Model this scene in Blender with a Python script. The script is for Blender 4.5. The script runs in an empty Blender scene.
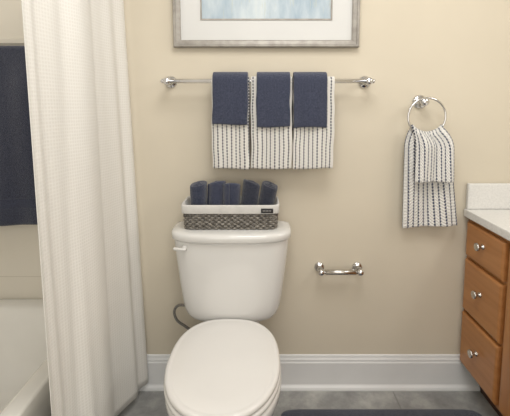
import bpy, bmesh, math, random
from mathutils import Vector, Matrix
random.seed(4)
sc=bpy.context.scene
try:
    sc.view_settings.view_transform='Standard'
except Exception: pass

def lin(c):
    out=[]
    for v in c:
        v=v/255.0
        out.append(v/12.92 if v<=.04045 else ((v+.055)/1.055)**2.4)
    return (out[0],out[1],out[2],1)

# ---------------------------------------------------------------- materials
class M:
    def __init__(s,name,rough=.5,metal=0.0,spec=.5,coat=0.0,sheen=0.0):
        s.m=bpy.data.materials.new(name); s.m.use_nodes=True
        s.nt=s.m.node_tree; s.b=s.nt.nodes['Principled BSDF']
        s.b.inputs['Roughness'].default_value=rough
        s.b.inputs['Metallic'].default_value=metal
        s.b.inputs['Specular IOR Level'].default_value=spec
        s.b.inputs['Coat Weight'].default_value=coat
        s.b.inputs['Coat Roughness'].default_value=.08
        s.b.inputs['Sheen Weight'].default_value=sheen
    def n(s,t,**k):
        nd=s.nt.nodes.new(t)
        for a,b in k.items(): setattr(nd,a,b)
        return nd
    def l(s,a,b): s.nt.links.new(a,b)
    def coord(s,kind='Object',scale=(1,1,1)):
        tc=s.n('ShaderNodeTexCoord'); mp=s.n('ShaderNodeMapping')
        mp.inputs['Scale'].default_value=scale
        s.l(tc.outputs[kind],mp.inputs['Vector']); return mp.outputs['Vector']
    def noise(s,vec,scale,detail=4,rough=.5):
        nd=s.n('ShaderNodeTexNoise'); nd.inputs['Scale'].default_value=scale
        nd.inputs['Detail'].default_value=detail; nd.inputs['Roughness'].default_value=rough
        s.l(vec,nd.inputs['Vector']); return nd.outputs['Fac']
    def math(s,op,a,b=None):
        nd=s.n('ShaderNodeMath',operation=op)
        for i,v in enumerate([a,b]):
            if v is None: continue
            if isinstance(v,(int,float)): nd.inputs[i].default_value=v
            else: s.l(v,nd.inputs[i])
        return nd.outputs[0]
    def ramp(s,fac,stops):
        nd=s.n('ShaderNodeValToRGB'); cr=nd.color_ramp
        while len(cr.elements)<len(stops): cr.elements.new(.5)
        for e,(p,c) in zip(cr.elements,stops): e.position=p; e.color=lin(c)
        s.l(fac,nd.inputs['Fac']); return nd.outputs['Color']
    def mix(s,fac,a,b):
        nd=s.n('ShaderNodeMix',data_type='RGBA')
        if isinstance(fac,(int,float)): nd.inputs[0].default_value=fac
        else: s.l(fac,nd.inputs[0])
        for i,v in ((6,a),(7,b)):
            if isinstance(v,tuple): nd.inputs[i].default_value=lin(v)
            else: s.l(v,nd.inputs[i])
        return nd.outputs[2]
    def color(s,c):
        if isinstance(c,tuple): s.b.inputs['Base Color'].default_value=lin(c)
        else: s.l(c,s.b.inputs['Base Color'])
    def bump(s,h,strength=.3,dist=.01):
        nd=s.n('ShaderNodeBump'); nd.inputs['Strength'].default_value=strength
        nd.inputs['Distance'].default_value=dist
        s.l(h,nd.inputs['Height']); s.l(nd.outputs['Normal'],s.b.inputs['Normal'])

def simple(name,c,rough=.5,metal=0,coat=0,var=6,nscale=8,bump=0,bscale=60,bdist=.002,spec=.5,sheen=0):
    m=M(name,rough,metal,spec,coat,sheen)
    v=m.coord()
    a=tuple(max(0,x-var) for x in c); b=tuple(min(255,x+var) for x in c)
    m.color(m.ramp(m.noise(v,nscale),[(.3,a),(.7,b)]))
    if bump: m.bump(m.noise(v,bscale,3),bump,bdist)
    return m.m

WALL=simple('wall_paint',(210,201,183),.75,var=2,nscale=3,bump=.08,bscale=120,spec=.3)
CEIL=simple('ceiling_paint',(238,237,234),.8,var=2)
TRIM=simple('trim_paint',(224,225,225),.4,var=2)
PORC=simple('porcelain',(220,219,216),.12,var=1,coat=.5)
SEAT=simple('seat_plastic',(220,218,215),.2,var=1,coat=.2)
TUBM=simple('tub_enamel',(228,226,220),.18,var=2,coat=.3)
CHROME=simple('chrome',(220,220,222),.12,metal=1,var=2)
NICKEL=simple('brushed_nickel',(204,201,196),.25,metal=1,var=4)
HOSE=simple('braided_hose',(130,127,123),.4,metal=.6,var=25,nscale=300)
COUNTER=simple('white_counter',(222,221,218),.25,var=6,nscale=120,coat=.2)
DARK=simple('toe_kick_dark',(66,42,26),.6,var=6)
FRAMEM=simple('frame_wood',(154,149,142),.45,var=14,nscale=30,metal=.25)
MAT=simple('mat_board',(213,213,211),.8,var=1)
LINER=simple('liner_cloth',(206,204,200),.9,var=5,nscale=40,bump=.2,bscale=300)
TAG=simple('tag_leather',(28,26,28),.5,var=4)
TAGT=simple('tag_stitch',(150,148,145),.6,var=4)

def terry(name,c,bands=None):
    m=M(name,.95,0,.15,0,.35)
    v=m.coord()
    a=tuple(max(0,x-14) for x in c); b=tuple(min(255,x+18) for x in c)
    col=m.ramp(m.noise(v,170,5,.8),[(.32,a),(.68,b)])
    h=m.noise(v,330,3,.7)
    if bands:
        tc=m.n('ShaderNodeTexCoord'); sp=m.n('ShaderNodeSeparateXYZ'); m.l(tc.outputs['UV'],sp.inputs[0])
        f=m.math('MULTIPLY',m.math('GREATER_THAN',sp.outputs[1],bands[0]),m.math('LESS_THAN',sp.outputs[1],bands[1]))
        h=m.math('MULTIPLY',h,m.math('SUBTRACT',1.0,m.math('MULTIPLY',f,.7)))
    m.color(col); m.bump(h,.9,.004)
    return m.m
NAVY=terry('navy_terry',(58,63,82))
NAVY2=terry('navy_terry_dark',(54,59,77))
BLACKNAVY=terry('dark_terry',(47,50,63))
NAVY3=terry('navy_bath_terry',(54,58,75),(.075,.115))
RUGM=terry('rug_pile',(52,57,74))

def striped(name,period,width,dash,dashw,base,stripe):
    m=M(name,.95,0,.15,0,.2)
    tc=m.n('ShaderNodeTexCoord'); sp=m.n('ShaderNodeSeparateXYZ'); m.l(tc.outputs['UV'],sp.inputs[0])
    un=m.math('MULTIPLY',sp.outputs[0],1/period)
    u=m.math('ABSOLUTE',m.math('SUBTRACT',m.math('FRACT',un),.5))
    par=m.math('MULTIPLY',m.math('FRACT',m.math('MULTIPLY',m.math('FLOOR',un),.5)),1.0)
    v0=m.math('ABSOLUTE',m.math('SUBTRACT',m.math('FRACT',m.math('ADD',m.math('MULTIPLY',sp.outputs[1],1/dash),par)),.5))
    uu=m.math('MULTIPLY',u,1/width); vv=m.math('MULTIPLY',v0,1/dashw)
    rr=m.math('ADD',m.math('POWER',uu,2.0),m.math('POWER',vv,4.0))
    # soft-edged bead
    mr=m.n('ShaderNodeMapRange',interpolation_type='SMOOTHSTEP'); m.l(rr,mr.inputs[0])
    mr.inputs[1].default_value=.4; mr.inputs[2].default_value=1.5; mr.inputs[3].default_value=1; mr.inputs[4].default_value=0
    m.color(m.mix(mr.outputs[0],base,stripe))
    hu=m.math('SINE',m.math('MULTIPLY',sp.outputs[0],2*math.pi/period*2))
    hv=m.math('SINE',m.math('MULTIPLY',sp.outputs[1],2*math.pi/dash))
    m.bump(m.math('ADD',m.math('MULTIPLY',hu,hv),m.noise(m.coord(),260,3)),.7,.0035)
    return m.m
STRIPE=striped('dotted_stripe_cloth',.0178,.150,.0125,.40,(237,234,228),(54,58,76))
STRIPE2=striped('ring_stripe_cloth',.0188,.160,.0135,.42,(237,235,231),(70,77,98))

def wood(name,scale):
    m=M(name,.38,0,.5,.2)
    v=m.coord('Object',scale)
    n1=m.noise(v,3,6,.5)
    c=m.ramp(n1,[(.25,(160,106,58)),(.5,(172,117,67)),(.75,(181,126,75))])
    m.color(c); m.bump(n1,.03,.002); return m.m
WOODH=wood('oak_horizontal',(10,1.2,14))
WOODV=wood('oak_vertical',(10,12,1.2))

def weave():
    m=M('wicker',.7)
    v=m.coord('Object',(1,1,1))
    m.color(m.ramp(m.noise(v,70,4,.7),[(.3,(78,74,70)),(.5,(124,119,112)),(.72,(172,166,158))]))
    m.bump(m.noise(v,300,2),.5,.002)
    return m.m
WICKER=weave()

def floorm():
    m=M('floor_vinyl',.5,0,.4)
    v=m.coord()
    big=m.noise(v,6,8,.7)
    c=m.ramp(big,[(.3,(122,122,121)),(.5,(148,148,146)),(.7,(180,179,175))])
    br=m.n('ShaderNodeTexBrick'); br.offset=.5
    br.inputs['Scale'].default_value=1; br.inputs['Brick Width'].default_value=.6
    br.inputs['Row Height'].default_value=.3; br.inputs['Mortar Size'].default_value=.003
    br.inputs['Color1'].default_value=(0,0,0,1); br.inputs['Color2'].default_value=(0,0,0,1)
    br.inputs['Mortar'].default_value=(1,1,1,1)
    m.l(v,br.inputs['Vector'])
    m.color(m.mix(m.math('MULTIPLY',br.outputs['Fac'],.5),c,(110,109,106)))
    m.bump(m.noise(v,40,4),.1,.002)
    return m.m
FLOOR=floorm()

def tilem():
    m=M('wall_tile_glaze',.2,0,.5,.2)
    tc=m.n('ShaderNodeTexCoord'); sp=m.n('ShaderNodeSeparateXYZ'); cb=m.n('ShaderNodeCombineXYZ')
    m.l(tc.outputs['Object'],sp.inputs[0]); 
    m.l(m.math('ADD',sp.outputs[0],sp.outputs[1]),cb.inputs[0]); m.l(m.math('ADD',sp.outputs[2],.06),cb.inputs[1])
    br=m.n('ShaderNodeTexBrick'); br.offset=0
    br.inputs['Scale'].default_value=1; br.inputs['Brick Width'].default_value=.3
    br.inputs['Row Height'].default_value=.3; br.inputs['Mortar Size'].default_value=.002
    br.inputs['Color1'].default_value=lin((222,216,203)); br.inputs['Color2'].default_value=lin((220,214,201))
    br.inputs['Mortar'].default_value=lin((206,199,185))
    m.l(cb.outputs[0],br.inputs['Vector']); m.color(br.outputs['Color'])
    m.bump(m.math('SUBTRACT',1.0,br.outputs['Fac']),.2,.001)
    return m.m
TILE=tilem()

def curtainm():
    m=M('waffle_cloth',.9,0,.2,0,.1)
    tc=m.n('ShaderNodeTexCoord'); sp=m.n('ShaderNodeSeparateXYZ'); m.l(tc.outputs['UV'],sp.inputs[0])
    p=.0105
    a=m.math('ABSOLUTE',m.math('SINE',m.math('MULTIPLY',sp.outputs[0],math.pi/p)))
    b=m.math('ABSOLUTE',m.math('SINE',m.math('MULTIPLY',sp.outputs[1],math.pi/p)))
    h=m.math('MULTIPLY',a,b)
    m.color(m.mix(h,(231,229,224),(223,220,214)))  # shading painted into the weave: waffle pockets slightly darker
    m.bump(m.math('SUBTRACT',1.0,h),.3,.0016)
    return m.m
CURT=curtainm()

def artm():
    m=M('watercolour_print',.3,0,.5,.3)
    v=m.coord('Object',(1,1,.35))
    n1=m.noise(v,5,6,.6)
    c1=m.ramp(n1,[(.3,(116,136,156)),(.45,(148,168,184)),(.6,(192,203,208)),(.75,(216,218,214))])
    v2=m.coord('Object',(9,1,1))
    n2=m.noise(v2,6,5,.7)
    f=m.math('MULTIPLY',m.math('GREATER_THAN',n2,.60),.35)
    m.color(m.mix(f,c1,(186,190,176)))
    return m.m
ART=artm()

# ---------------------------------------------------------------- mesh helpers
def tag(o,label=None,category=None,kind=None,group=None):
    if label: o['label']=label
    if category: o['category']=category
    if kind: o['kind']=kind
    if group: o['group']=group
    return o

def top(name,loc,label,category,group=None):
    o=bpy.data.objects.new(name,None); o.empty_display_size=.05
    o.location=loc; sc.collection.objects.link(o)
    return tag(o,label,category,None,group)

def mk(name,vf,mat,parent=None,smooth=True,uv=None,**k):
    verts,faces=vf
    me=bpy.data.meshes.new(name)
    vs=[Vector(v) for v in verts]
    lo=Vector((min(v.x for v in vs),min(v.y for v in vs),min(v.z for v in vs)))
    hi=Vector((max(v.x for v in vs),max(v.y for v in vs),max(v.z for v in vs)))
    c=(lo+hi)/2
    if k.get('kind')=='structure': c=Vector((0,0,0))
    me.from_pydata([tuple(v-c) for v in vs],[],faces)
    if uv:
        ul=me.uv_layers.new(name='UVMap')
        for lp in me.loops: ul.data[lp.index].uv=uv[lp.vertex_index]
    bm=bmesh.new(); bm.from_mesh(me); bmesh.ops.recalc_face_normals(bm,faces=bm.faces); bm.to_mesh(me); bm.free()
    for p in me.polygons: p.use_smooth=smooth
    me.materials.append(mat)
    o=bpy.data.objects.new(name,me); sc.collection.objects.link(o)
    if parent is not None:
        o.parent=parent
        pw=Vector((0,0,0)); q=parent
        while q: pw=pw+q.location; q=q.parent
        o.location=c-pw
    else: o.location=c
    tag(o,**k); return o

def box(lo,hi,bev=0.0,seg=2):
    bm=bmesh.new(); bmesh.ops.create_cube(bm,size=1)
    for v in bm.verts:
        v.co=Vector(((lo[i]+hi[i])/2+v.co[i]*(hi[i]-lo[i]) for i in range(3)))
    if bev>0: bmesh.ops.bevel(bm,geom=list(bm.edges),offset=bev,segments=seg,affect='EDGES',profile=.5)
    bm.verts.index_update()
    r=([tuple(v.co) for v in bm.verts],[[v.index for v in f.verts] for f in bm.faces]); bm.free(); return r

def join(*parts):
    V=[];F=[]
    for v,f in parts:
        b=len(V); V+=list(v); F+=[[i+b for i in q] for q in f]
    return V,F

def loft(loops,cap0=True,cap1=True,closed=False):
    n=len(loops[0]); V=[p for L in loops for p in L]; F=[]
    m=len(loops)
    for i in range(m-1 if not closed else m):
        a=i*n; b=((i+1)%m)*n
        for j in range(n):
            k=(j+1)%n; F.append([a+j,a+k,b+k,b+j])
    if cap0: F.append(list(range(n))[::-1])
    if cap1: F.append([(m-1)*n+j for j in range(n)])
    return V,F

def sup(cx,cy,z,a,bf,bb,e=2,n=72,ef=None):
    out=[]
    for i in range(n):
        t=2*math.pi*i/n; c,s=math.cos(t),math.sin(t)
        ee=(ef or e) if s<0 else e
        x=a*math.copysign(abs(c)**(2/ee),c); y=(bf if s<0 else bb)*math.copysign(abs(s)**(2/ee),s)
        out.append((cx+x,cy+y,z))
    return out

def tube(path,r,n=12,closed=False):
    P=[Vector(p) for p in path]; m=len(P); loops=[]
    prev=None
    for i,p in enumerate(P):
        if closed: t=(P[(i+1)%m]-P[i-1]).normalized()
        else: t=(P[min(i+1,m-1)]-P[max(i-1,0)]).normalized()
        if prev is None:
            u=t.orthogonal().normalized()
        else:
            u=(prev-t*prev.dot(t)).normalized()
        prev=u; w=t.cross(u)
        rr=r[i] if isinstance(r,(list,tuple)) else r
        loops.append([tuple(p+(u*math.cos(2*math.pi*j/n)+w*math.sin(2*math.pi*j/n))*rr) for j in range(n)])
    return loft(loops,not closed,not closed,closed)

def smoothpath(pts,sub=8,closed=False):
    P=[Vector(p) for p in pts]; out=[]; m=len(P)
    rng=m if closed else m-1
    for i in range(rng):
        if closed: p0,p1,p2,p3=P[i-1],P[i],P[(i+1)%m],P[(i+2)%m]
        else: p0,p1,p2,p3=P[max(i-1,0)],P[i],P[i+1],P[min(i+2,m-1)]
        for k in range(sub):
            t=k/sub
            out.append(.5*((2*p1)+(p2-p0)*t+(2*p0-5*p1+4*p2-p3)*t*t+(3*p1-p0-3*p2+p3)*t**3))
    if not closed: out.append(P[-1])
    return out

def lathe(prof,org,axis,n=32):
    ax=Vector(axis).normalized(); u=ax.orthogonal().normalized(); w=ax.cross(u); o=Vector(org)
    loops=[[tuple(o+ax*t+(u*math.cos(2*math.pi*j/n)+w*math.sin(2*math.pi*j/n))*max(r,.0002)) for j in range(n)] for r,t in prof]
    return loft(loops)

def grid(nu,nv):
    return [[i*nv+j,(i+1)*nv+j,(i+1)*nv+j+1,i*nv+j+1] for i in range(nu-1) for j in range(nv-1)]

def cloth(o,thick,sub=1):
    s=o.modifiers.new('thickness','SOLIDIFY'); s.thickness=thick; s.offset=0
    b=o.modifiers.new('soft','SUBSURF'); b.levels=sub; b.render_levels=sub
    return o

# ---------------------------------------------------------------- room
X0,X1,Y0,Y1,H=-1.45,1.45,-2.7,0,2.44
S='structure'
mk('floor',box((X0-.1,Y0-.1,-.05),(X1+.1,.1,0)),FLOOR,smooth=False,kind=S)
mk('ceiling',box((X0-.1,Y0-.1,H),(X1+.1,.1,H+.05)),CEIL,smooth=False,kind=S)
mk('wall_back',box((X0-.1,0,0),(X1+.1,.1,H)),WALL,smooth=False,kind=S)
mk('wall_front',box((X0-.1,Y0-.1,0),(X1+.1,Y0,H)),WALL,smooth=False,kind=S)
mk('wall_left',box((X0-.1,Y0,0),(X0,0,H)),WALL,smooth=False,kind=S)
mk('wall_right',box((X1,Y0,0),(X1+.1,0,H)),WALL,smooth=False,kind=S)
TX=-.69
mk('wall_tile',join(box((X0,-.008,.43),(TX+.02,0,2.1)),box((X0,-1.52,.43),(X0+.008,-.008,2.1)),
   box((X0,-.016,1.56),(TX+.02,-.008,1.585),.003)),TILE,smooth=False,kind=S)
def bb(xa,xb,zmax):
    prof=[(0,0),(-.026,0),(-.026,.006),(-.023,.014),(-.016,.02),(-.014,.024),(-.014,.128),(-.011,.134),(-.011,.142),(-.007,.150),(-.005,.160),(0,.163)]
    pr=[(y,z) for y,z in prof if z<=zmax]
    if zmax<.16: pr=pr+[(-.014,zmax),(0,zmax)]
    return loft([[(xa,y,z) for y,z in pr],[(xb,y,z) for y,z in pr]])
mk('baseboard_back',join(bb(TX,.914,.2),bb(.914,1.0,.125)),TRIM,smooth=False,kind=S)

# ---------------------------------------------------------------- bathtub
tx0,tx1,ty0,ty1=-1.44,-.68,-1.5,-.012
cx,cy=(tx0+tx1)/2,(ty0+ty1)/2; a,b=(tx1-tx0)/2,(ty1-ty0)/2
L=[]
for z,d,e in [(.0,0.012,40),(.36,.008,40),(.385,0,40),(.432,0,40),(.438,.003,40),(.44,.010,36),(.44,.05,16),(.437,.060,12),(.43,.068,10),(.40,.078,8),(.25,.10,7),(.12,.13,6),(.09,.17,5),(.085,.25,4)]:
    L.append(sup(cx,cy,z,a-d,b-d*1.15,b-d*1.15,e,120))
mk('bathtub',loft(L),TUBM,label='cream white alcove bathtub against tiled wall',category='bathtub')

# ---------------------------------------------------------------- curtain
nu,nv=400,60
V=[];UV=[]
zt,zb=1.98,.05
def cx_(u,z):
    t=(zt-z)/(zt-zb)
    k=.78+.5*t
    f=.014*math.sin(2*math.pi*(2.0*u+.12*math.sin(5*u+1.3*t))+.6)
    f+=.008*math.sin(2*math.pi*4.4*u+1.8*math.sin(6.5*u+.5)+1.3*t)*(.7+.3*math.sin(5*u+2*t))
    g=math.exp(-((u-.72-.05*t)/.05)**2); g2=math.exp(-((u-.40+.07*t)/.045)**2)
    f+=-.012*g-.010*g2*(.4+.6*t)
    f+=.0020*math.sin(2*math.pi*9*u+3.4*math.sin(5*u+1)+3.5*t)*(.6+.4*math.sin(7*u+2*t))
    return -.602+.018*t+f*k+(.014+.024*t)*(1-u)
prev=None
arc=[0]
for i in range(nu):
    u=i/(nu-1); p=(cx_(u,1.0),-.022-.645*u)
    if prev: arc.append(arc[-1]+math.hypot(p[0]-prev[0],p[1]-prev[1]))
    prev=p
for i in range(nu):
    u=i/(nu-1)
    for j in range(nv):
        z=zb+(zt-zb)*j/(nv-1)
        y=-.030-.637*u-.004*math.sin(20*u+z*2)*(1 if u>.02 else 0)
        V.append((cx_(u,z),y,z)); UV.append((arc[i],z))
cur=top('shower_curtain',(-.6,-.35,0),'white waffle weave fabric shower curtain hanging outside the bathtub','curtain')
o=mk('curtain_fabric',(V,grid(nu,nv)),CURT,cur,uv=UV); s=o.modifiers.new('t','SOLIDIFY'); s.thickness=.002
for k in range(6):
    yy=-.04-.12*k
    pts=[(-.6+.026*math.sin(t*2*math.pi/20)*.6,yy,2.0+.026*math.cos(t*2*math.pi/20)) for t in range(20)]
    mk('curtain_ring',tube(pts,.002,8,True),CHROME,cur)
mk('curtain_rod',join(tube([(-.6,-.003,2.006),(-.6,-1.2,2.006),(-.6,Y0+.003,2.006)],.0125,20),lathe([(.03,0.001),(.03,.01),(.02,.018)],(-.6,0,2.006),(0,-1,0))),CHROME,
   label='chrome rod holding the shower curtain',category='curtain rod')

# ---------------------------------------------------------------- drape helper
def drape(name,x0,x1,by,bz,r,fz,bkz,thick,mat,seed=0,wav=.003,parent=None,nx=40,xoff=0,**k):
    path=[]
    nf=26
    for i in range(nf): path.append((by-r,fz+(bz-fz)*i/(nf-1)))
    for i in range(1,10):
        t=math.pi-math.pi*i/10; path.append((by+r*math.cos(t),bz+r*math.sin(t)))
    for i in range(nf): path.append((by+r,bz-(bz-bkz)*i/(nf-1)))
    arc=[0]
    for p,q in zip(path,path[1:]): arc.append(arc[-1]+math.hypot(q[0]-p[0],q[1]-p[1]))
    V=[];UV=[]
    for i in range(nx):
        u=i/(nx-1)
        for j,(y,z) in enumerate(path):
            d=max(0,bz-z); front=j<nf
            x=x0+(x1-x0)*u+(.0016*math.sin(d*22+seed)+.0010*math.sin(d*60+seed*2))*(abs(u-.5)*2)*min(1,d*12)
            w=wav*min(1,d*8)*(math.sin(u*9+seed+d*6)+.5*math.sin(u*19+seed*3))
            yy=y+(w-wav*1.2*min(1,d*8) if front else w*.4)
            zz=z+(.0025*math.sin(u*5+seed) if j in(0,len(path)-1) else 0)
            V.append((x,yy,zz)); UV.append((u*(x1-x0)+xoff,arc[j]))
    o=mk(name,(V,grid(nx,len(path))),mat,parent,uv=UV,**k)
    return cloth(o,thick)

# ---------------------------------------------------------------- main towel bar
def flange(x,z,r=.026,y=0):
    return lathe([(r,.001),(r,.005),(r*.85,.010),(r*.55,.013),(r*.42,.02),(r*.40,.05),(r*.5,.056),(r*.62,.064),(r*.62,.078),(r*.5,.086),(r*.2,.09)],(x,y,z),(0,-1,0))
BY,BZ=-.075,1.402
tb=top('towel_bar',(.027,0,BZ),'long polished chrome towel bar on beige wall','towel bar')
for x in(-.388,.436):
    mk('wall_mount',flange(x,BZ),CHROME,tb)
def finial(x,s,z=BZ,y=BY,q=1):
    return lathe([(.010*q,0),(.014*q,.004*q),(.014*q,.010*q),(.009*q,.014*q),(.012*q,.020*q),(.010*q,.028*q),(.003*q,.032*q)],(x,y,z),(s,0,0),20)
mk('bar',join(tube([(-.388,BY,BZ),(0,BY,BZ),(.436,BY,BZ)],.009,20)),CHROME,tb)
mk('finial',finial(-.388,-1,q=.8),CHROME,tb); mk('finial',finial(.436,1,q=.8),CHROME,tb)

for i,(xa,xb) in enumerate([(-.205,-.051),(-.045,.122),(.128,.294)]):
    drape('striped_hand_towel',xa,xb,BY,BZ,.0145,1.043,1.07,.009,STRIPE,seed=i*1.7+.4,wav=.0038,
      label='white hand towel with dotted navy stripes draped on bar',category='towel',group='striped towels on the bar')
for i,(xa,xb,z) in enumerate([(-.199,-.056,1.226),(-.022,.114,1.216),(.126,.262,1.214)]):
    drape('navy_washcloth',xa,xb,BY,BZ,.0290,z,1.20,.017,NAVY,seed=i*2.1+1,wav=.0022,nx=26,
      label='folded navy terry washcloth layered over a striped towel',category='washcloth',group='navy washcloths on the bar')

# ---------------------------------------------------------------- towel ring
RX,RZ,RY,RR=.687,1.256,-.055,.078
tr=top('towel_ring',(RX,0,1.30),'round chrome towel ring mounted on beige wall','towel ring')
mk('wall_mount',lathe([(.03,.001),(.03,.005),(.025,.010),(.014,.014),(.011,.022),(.011,.042),(.017,.046),(.018,.055),(.016,.064),(.008,.069),(.001,.07)],(RX-.012,0,1.318),(0,-1,0)),CHROME,tr)
mk('ring',tube([(RX+RR*math.sin(t*2*math.pi/64),RY+.0,RZ+RR*math.cos(t*2*math.pi/64)) for t in range(64)],.0045,12,True),CHROME,tr)
r=.0125
zb0=RZ-RR
nf=26; fz,bkz=.985,.782
seg=[]
for i in range(nf): seg.append(('f',i/(nf-1)))
for i in range(1,10): seg.append(('a',i/10))
for i in range(40): seg.append(('b',i/39))
V=[];UV=[];nx=64
for i in range(nx):
    u=i/(nx-1)*2-1
    arcv=0;pp=None
    for kd,t in seg:
        if kd=='f': d=(1-t)*(zb0-fz)
        elif kd=='a': d=0
        else: d=t*(zb0-bkz)
        tt=min(1,d/.055); tt=tt*(2-tt)
        hw=.063+(.012*tt+.03*d if kd=='f' else .030*tt+.07*d)
        xx=hw*u
        cxx=RX+.002+(.022*tt+.03*d if kd=='f' else .006*tt+.075*d)
        lift=RR-math.sqrt(max(0,RR*RR-(.063*abs(u))**2))
        lift*=max(0,1-d/.06)
        fold=.0070*math.sin(u*5.2+.8+4*d)+.0045*math.sin(u*3.2+d*7)+.0022*math.sin(13*u+9*d)
        if kd=='f': y=RY-r-.004-.014*tt+fold; z=zb0-d
        elif kd=='a':
            th=math.pi-math.pi*t; y=RY+r*math.cos(th)+fold*.4; z=zb0+r*math.sin(th)
        else: y=RY+r+.001+fold*.75-.004*tt; z=zb0-d
        p=(cxx+xx,y,z+lift+(.006*u if kd=='b' and t==1 else 0))
        if pp: arcv+=math.dist(p,pp)
        pp=p; V.append(p); UV.append((u*.095+.2,arcv))
o=mk('striped_ring_towel',(V,grid(nx,len(seg))),STRIPE2,uv=UV,label='white hand towel with blue grey dashed stripes through ring',category='towel'); cloth(o,.010)

# ---------------------------------------------------------------- toilet paper holder
tp=top('toilet_paper_holder',(.345,0,.575),'empty chrome toilet paper holder on beige wall','toilet paper holder')
for x in(.257,.427):
    mk('wall_mount',lathe([(.022,.001),(.022,.004),(.018,.008),(.010,.011),(.0085,.018),(.0085,.046),(.0125,.050),(.0138,.058),(.0138,.066),(.009,.072),(.002,.074)],(x,0,.583),(0,-1,0),28),CHROME,tp)
mk('roller',tube([(.262,-.059,.583),(.275,-.059,.583),(.276,-.059,.583),(.345,-.059,.583),(.408,-.059,.583),(.409,-.059,.583),(.42,-.059,.583)],[.008,.008,.0115,.0115,.0115,.008,.008],20),NICKEL,tp,smooth=True)

# ---------------------------------------------------------------- picture
px0,px1,pz0,pz1=-.369,.405,1.545,2.12
pic=top('framed_picture',((px0+px1)/2,0,pz0),'pale blue watercolour print in weathered silver wood frame','picture')
def framering(x0,x1,z0,z1,prof):
    loops=[]
    for d,y in prof:
        loops.append([(x0+d,y,z0+d),(x1-d,y,z0+d),(x1-d,y,z1-d),(x0+d,y,z1-d)])
    return loft(loops,False,False,True)
mk('frame',framering(px0,px1,pz0,pz1,[(0,-.002),(0,-.024),(.003,-.028),(.010,-.028),(.013,-.024),(.026,-.020),(.030,-.017),(.030,-.002)]),FRAMEM,pic,smooth=False)
mk('mat_board',framering(px0+.030,px1-.030,pz0+.030,pz1-.030,[(0,-.004),(0,-.010),(.082,-.010),(.084,-.006),(.084,-.004)]),MAT,pic,smooth=False)
mk('inner_fillet',framering(px0+.112,px1-.112,pz0+.112,pz1-.112,[(0,-.006),(0,-.013),(.006,-.013),(.006,-.006)]),FRAMEM,pic,smooth=False)
mk('art_print',box((px0+.117,-.007,pz0+.117),(px1-.117,-.003,pz1-.117)),ART,pic,smooth=False)

# ---------------------------------------------------------------- toilet
TC=-.124
to=top('toilet',(TC,-.4,0),'white two-piece porcelain toilet with closed lid','toilet')
tyc=-.113
L=[]
for z,w,dp,e in [(.432,.110,.055,2.8),(.433,.138,.068,2.9),(.437,.160,.078,3.0),(.446,.177,.086,3.2),(.460,.189,.090,3.6),(.484,.199,.092,4.0),(.53,.207,.094,4.4),(.60,.216,.095,4.8),(.70,.228,.096,5),(.765,.234,.096,5),(.772,.233,.095,5)]:
    L.append(sup(TC,tyc,z,w,dp+.012,dp-.004,e,96,ef=3.1))
mk('tank',loft(L),PORC,to)
L=[]
for z,w,dp in [(.773,.228,.096),(.774,.239,.105),(.778,.2435,.108),(.794,.244,.109),(.801,.2425,.107),(.8065,.237,.101),(.810,.219,.088),(.8125,.12,.05)]:
    L.append(sup(TC,tyc,z,w,dp+.012,dp-.016,6,96,ef=3.1))
mk('tank_lid',loft(L),PORC,to)
lv=join(lathe([(.012,0),(.012,.005),(.009,.010),(.004,.011)],(-.303,-.200,.748),(0,-1,0),20),
  tube(smoothpath([(-.295,-.219,.748),(-.312,-.220,.748),(-.330,-.215,.747),(-.346,-.206,.746)],5),[.006]*8+[.0065]*5+[.007,.0055,.003],12))
mk('flush_lever',lv,PORC,to)
L=[]
for z,yc,w,f,bk,e in [(.0,-.36,.105,.20,.25,3),(.012,-.36,.110,.205,.255,3),(.03,-.36,.105,.20,.25,3),(.10,-.36,.098,.20,.25,2.8),(.20,-.37,.105,.215,.26,2.6),(.27,-.39,.130,.235,.28,2.4),(.33,-.43,.160,.247,.27,2.3),(.375,-.455,.180,.244,.25,2.2),(.40,-.462,.187,.247,.24,2.2),(.420,-.462,.188,.247,.24,2.2),(.428,-.462,.185,.244,.237,2.2),(.430,-.462,.173,.232,.226,2.2)]:
    L.append(sup(TC,yc,z,w,f,bk,e,96))
deck=[sup(TC,-.14,z,w,.10,.105,4,96) for z,w in[(.30,.09),(.36,.10),(.40,.11),(.422,.115),(.429,.112),(.4315,.10)]]
mk('bowl',join(loft(L),loft(deck)),PORC,to)
def oval(z,d,yc=-.468):
    return sup(TC-.002,yc,z,.187-d,.246-d,.246-d,2.6,96,ef=2.1)
mk('toilet_seat',loft([oval(.4315,.008),oval(.433,.001),oval(.437,-.001),oval(.444,-.001),oval(.449,.002),oval(.450,.012)]),SEAT,to)
mk('toilet_lid',loft([oval(.4515,.010),oval(.453,.003),oval(.458,.0015),oval(.464,.002),oval(.469,.006),oval(.4705,.013),oval(.4695,.018),oval(.4700,.024),oval(.4725,.034),oval(.4735,.07),oval(.474,.12),oval(.4742,.17)]),SEAT,to)
for s in(-1,1):
    mk('seat_hinge',box((TC+s*.075-.018,-.240,.430),(TC+s*.075+.018,-.218,.450),.005,3),SEAT,to)
sp_=smoothpath([(-.262,-.10,.448),(-.264,-.10,.434),(-.285,-.095,.426),(-.325,-.085,.444),(-.362,-.08,.443),(-.380,-.08,.415),(-.368,-.08,.375),(-.335,-.075,.345),(-.30,-.07,.31),(-.285,-.07,.25),(-.285,-.06,.215)],8)
mk('supply_hose',tube(sp_,.0058,12),HOSE,to)
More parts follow.
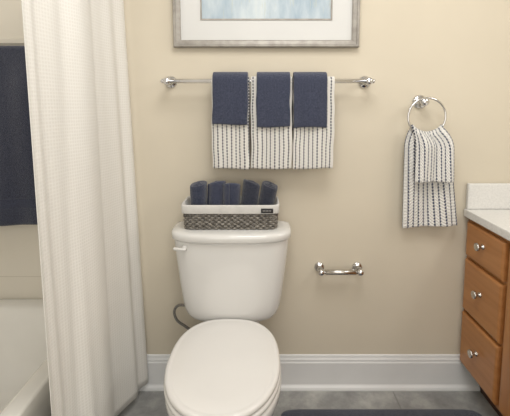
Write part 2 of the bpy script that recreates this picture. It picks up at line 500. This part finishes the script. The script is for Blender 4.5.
mk('shutoff_valve',join(lathe([(.025,.0),(.024,.004),(.009,.008),(.009,.045),(.013,.046),(.013,.072),(.006,.074)],(-.285,-.001,.2),(0,-1,0),20),
   lathe([(.018,0),(.020,.004),(.018,.012),(.004,.013)],(-.285,-.075,.2),(0,-1,0),12),tube([(-.285,-.06,.2),(-.285,-.06,.225)],.009,12)),CHROME,to)

# ---------------------------------------------------------------- basket
bx,by_,bz=-.126,-.105,.8135
bk=top('wicker_basket',(bx,by_,bz),'grey woven wicker basket with folded cloth liner on tank lid','basket')
def rr(a,b,n=240,e=9):
    return [(p[0],p[1]) for p in sup(bx,by_,0,a,b,b,e,n)]
parts=[]
rows=8
for k in range(rows):
    z=bz+.005+k*.0085
    fl=.003*k/rows
    base=rr(.183+fl,.069+fl,360,8)
    pts=[]; n=len(base)
    Ls=[0]
    for i in range(n): Ls.append(Ls[-1]+math.dist(base[i],base[(i+1)%n]))
    tot=Ls[-1]; ns=76
    m=460; j=0
    for q in range(m):
        s=q/m*tot
        while Ls[j+1]<s: j+=1
        f=(s-Ls[j])/max(1e-9,Ls[j+1]-Ls[j])
        p=base[j]; p2=base[(j+1)%n]
        x=p[0]+(p2[0]-p[0])*f; y=p[1]+(p2[1]-p[1])*f
        tx_,ty_=p2[0]-p[0],p2[1]-p[1]; ll=math.hypot(tx_,ty_) or 1
        w=.0034*math.sin(2*math.pi*(ns/2)*q/m+math.pi*(k%2))
        pts.append((x+ty_/ll*w,y-tx_/ll*w,z))
    parts.append(tube(pts,.0043,6,True))
parts.append(loft([sup(bx,by_,bz,.178,.064,.064,8,80),sup(bx,by_,bz+.006,.178,.064,.064,8,80)]))
mk('basket_body',join(*parts),WICKER,bk)
mk('basket_liner',join(loft([sup(bx,by_,z,a,b,b,10,120) for a,b,z in [(.188,.074,bz+.067),(.1945,.0805,bz+.0655),(.1955,.0815,bz+.068),(.196,.082,bz+.096),(.1945,.0805,bz+.1005),(.190,.076,bz+.1005),(.187,.073,bz+.097),(.177,.063,bz+.012),(.05,.03,bz+.009)]],False,True)),LINER,bk)
tx_=.02
mk('basket_tag',join(box((tx_-.024,by_-.0855,bz+.070),(tx_+.024,by_-.0815,bz+.088),.001),),TAG,bk,label='small black rectangular tag')
mk('tag_lettering',join(*[box((tx_-.017+i*.0058,by_-.0863,bz+.0765),(tx_-.0135+i*.0058,by_-.0854,bz+.0815)) for i in range(6)]),TAGT,bk)

# rolled towels: soft spiral rolls, slightly squashed against each other
def roll(name,x,mat,tiltx,tilty,hgt,R=.036,seed=0,**k):
    n=170; turns=3.2; th0=.010; pts=[]
    for i in range(n):
        t=i/(n-1); th=t*turns*2*math.pi+seed
        rad=.004+(R-.004-th0/2)*t
        c,s_=math.cos(th),math.sin(th)
        sqr=1/((abs(c)**3.0+abs(s_)**3.0)**(1/3.0))
        rad*=1+(sqr-1)*t
        pts.append((rad*c,rad*s_*1.08,t,th))
    V=[];nz=14
    for (x_,y_,t,th) in pts:
        for j in range(nz):
            s=j/(nz-1)
            z=s*hgt+(.009*math.sin(th+seed)*t+.006*(1-t))*s
            bulge=.96+.14*s
            V.append((x_*bulge,y_*bulge,z))
    rot=Matrix.Rotation(tiltx,3,'X')@Matrix.Rotation(tilty,3,'Y')
    V=[tuple(rot@Vector(v)+Vector((x,by_-.002,bz+.026))) for v in V]
    o=mk(name,(V,grid(n,nz)),mat,**k); cloth(o,.0125); return o
cols=[NAVY2,NAVY,NAVY,BLACKNAVY,BLACKNAVY]
for i,(x,tx2,ty2,h) in enumerate([(-.262,-.08,-.02,.143),(-.193,-.12,.05,.149),(-.125,-.05,.02,.142),(-.060,-.11,.12,.151),(.003,-.06,.20,.144)]):
    roll('rolled_towel',x,cols[i],tx2,ty2,h,R=(.0350,.0360,.0360,.0355,.0335)[i],seed=i*1.3+.6,label='tightly rolled navy washcloth standing in wicker basket' if i<3 else 'tightly rolled charcoal navy washcloth leaning in wicker basket',category='rolled towel',group='rolled towels in the basket')

# ---------------------------------------------------------------- vanity
vx=.915
va=top('vanity_cabinet',(1.19,-.6,0),'honey brown oak bathroom vanity cabinet with three drawers','cabinet')
VE=-1.25
mk('body',join(box((vx,VE,.13),(1.445,-.003,.815),.002)),WOODV,va,smooth=False)
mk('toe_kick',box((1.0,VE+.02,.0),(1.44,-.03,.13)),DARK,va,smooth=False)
def knob(x,y,z,par):
    return mk('knob',lathe([(.011,0),(.011,.003),(.006,.006),(.0055,.014),(.010,.017),(.0155,.021),(.017,.026),(.0155,.030),(.010,.032),(.009,.0315),(.001,.033)],(x,y,z),(-1,0,0),28),NICKEL,par,label='round brushed nickel knob')
def front(lo_y,hi_y,z0,z1):
    x=vx-.001
    loops=[]
    for dx,ins in[(0,0),(-.010,0),(-.013,.001),(-.0155,.003),(-.0175,.006),(-.0187,.010),(-.019,.014),(-.019,.02)]:
        loops.append([(x+dx,lo_y+ins,z0+ins),(x+dx,hi_y-ins,z0+ins),(x+dx,hi_y-ins,z1-ins),(x+dx,lo_y+ins,z1-ins)])
    return loft(loops)
ya,yb=-.285,-.022
for z0,z1,kz in[(.648,.798,.733),(.402,.632,.53),(.150,.387,.272)]:
    d=mk('drawer',front(ya,yb,z0,z1),WOODH,va,smooth=False)
    knob(vx-.0195,-.155,kz,d)
for (y0,y1,ky) in[(-.72,-.31,-.68),(-1.165,-.745,-.785)]:
    d=mk('door',front(y0,y1,.150,.798),WOODV,va,smooth=False)
    knob(vx-.0195,ky,.72,d)
ct=top('countertop',(1.18,-.6,.817),'white cultured marble vanity countertop with backsplash','countertop')
mk('counter_slab',box((.889,VE-.012,.817),(1.446,-.003,.852),.005,3),COUNTER,ct,smooth=False)
mk('backsplash',box((.896,-.022,.8525),(1.426,-.003,.966),.004,2),COUNTER,ct,smooth=False)
mk('backsplash',box((1.428,VE,.8525),(1.447,-.003,.966),.004,2),COUNTER,ct,smooth=False)

# ---------------------------------------------------------------- rug
rx,ry=.500,-.41
L=[sup(rx,ry,z,.425-d,.265-d,.265-d,16,160) for z,d in[(.001,.004),(.004,0),(.011,0),(.016,.004),(.018,.012),(.018,.05)]]
mk('bath_mat',loft(L),RUGM,label='navy plush rectangular bath mat on grey floor',category='bath mat')

# ---------------------------------------------------------------- navy bath towel in shower
ts=top('shower_towel_bar',(-1.13,-.008,1.53),'chrome towel bar on cream shower tile','towel bar')
mk('bar',tube([(-1.40,-.06,1.525),(-.9,-.06,1.525)],.008,16),CHROME,ts)
for x in(-1.40,-.9):
    mk('wall_mount',lathe([(.024,.001),(.024,.006),(.011,.012),(.011,.044),(.013,.047),(.013,.062),(.004,.064)],(x,-.008,1.525),(0,-1,0),24),CHROME,ts)
drape('navy_bath_towel',-1.34,-.925,-.06,1.525,.015,.80,.86,.012,NAVY3,seed=2,wav=.006,nx=60,label='navy terry bath towel hanging on shower wall',category='towel')

# ---------------------------------------------------------------- lights
def area(name,loc,rot,sx,sy,e,c):
    l=bpy.data.lights.new(name,'AREA'); l.shape='RECTANGLE'; l.size=sx; l.size_y=sy; l.energy=e; l.color=c
    o=bpy.data.objects.new(name,l); o.location=loc; o.rotation_euler=rot; sc.collection.objects.link(o); return o
area('ceiling_light',(.15,-1.0,2.40),(0,0,0),.8,.8,16,(1,.978,.943))
area('camera_side_fill',(.1,-2.6,1.55),(math.radians(84),0,0),1.9,1.7,20,(1,.988,.97))  # added soft frontal fill from behind the camera; no doorway there
area('tub_fill',(-1.05,-.75,2.40),(0,0,0),.4,.4,3.8,(1,.98,.95))  # added fill to brighten the tub area, not a known fixture
area('vanity_light',(1.38,-.85,1.95),(0,math.radians(60),0),.25,.7,5.5,(1,.968,.927))
w=bpy.data.worlds.new('world'); sc.world=w; w.use_nodes=True
w.node_tree.nodes['Background'].inputs[0].default_value=(.9,.95,1,1); w.node_tree.nodes['Background'].inputs[1].default_value=.3

# ---------------------------------------------------------------- camera
cam=bpy.data.cameras.new('camera'); co=bpy.data.objects.new('camera',cam); sc.collection.objects.link(co)
cam.sensor_fit='HORIZONTAL'; cam.sensor_width=36; cam.lens=382/510*36; cam.clip_start=.02
cam.shift_x=-7/510; cam.shift_y=-63/510
co.location=(0,-1.65,1.3057); co.rotation_euler=(math.radians(90-6),0,0)
sc.camera=co
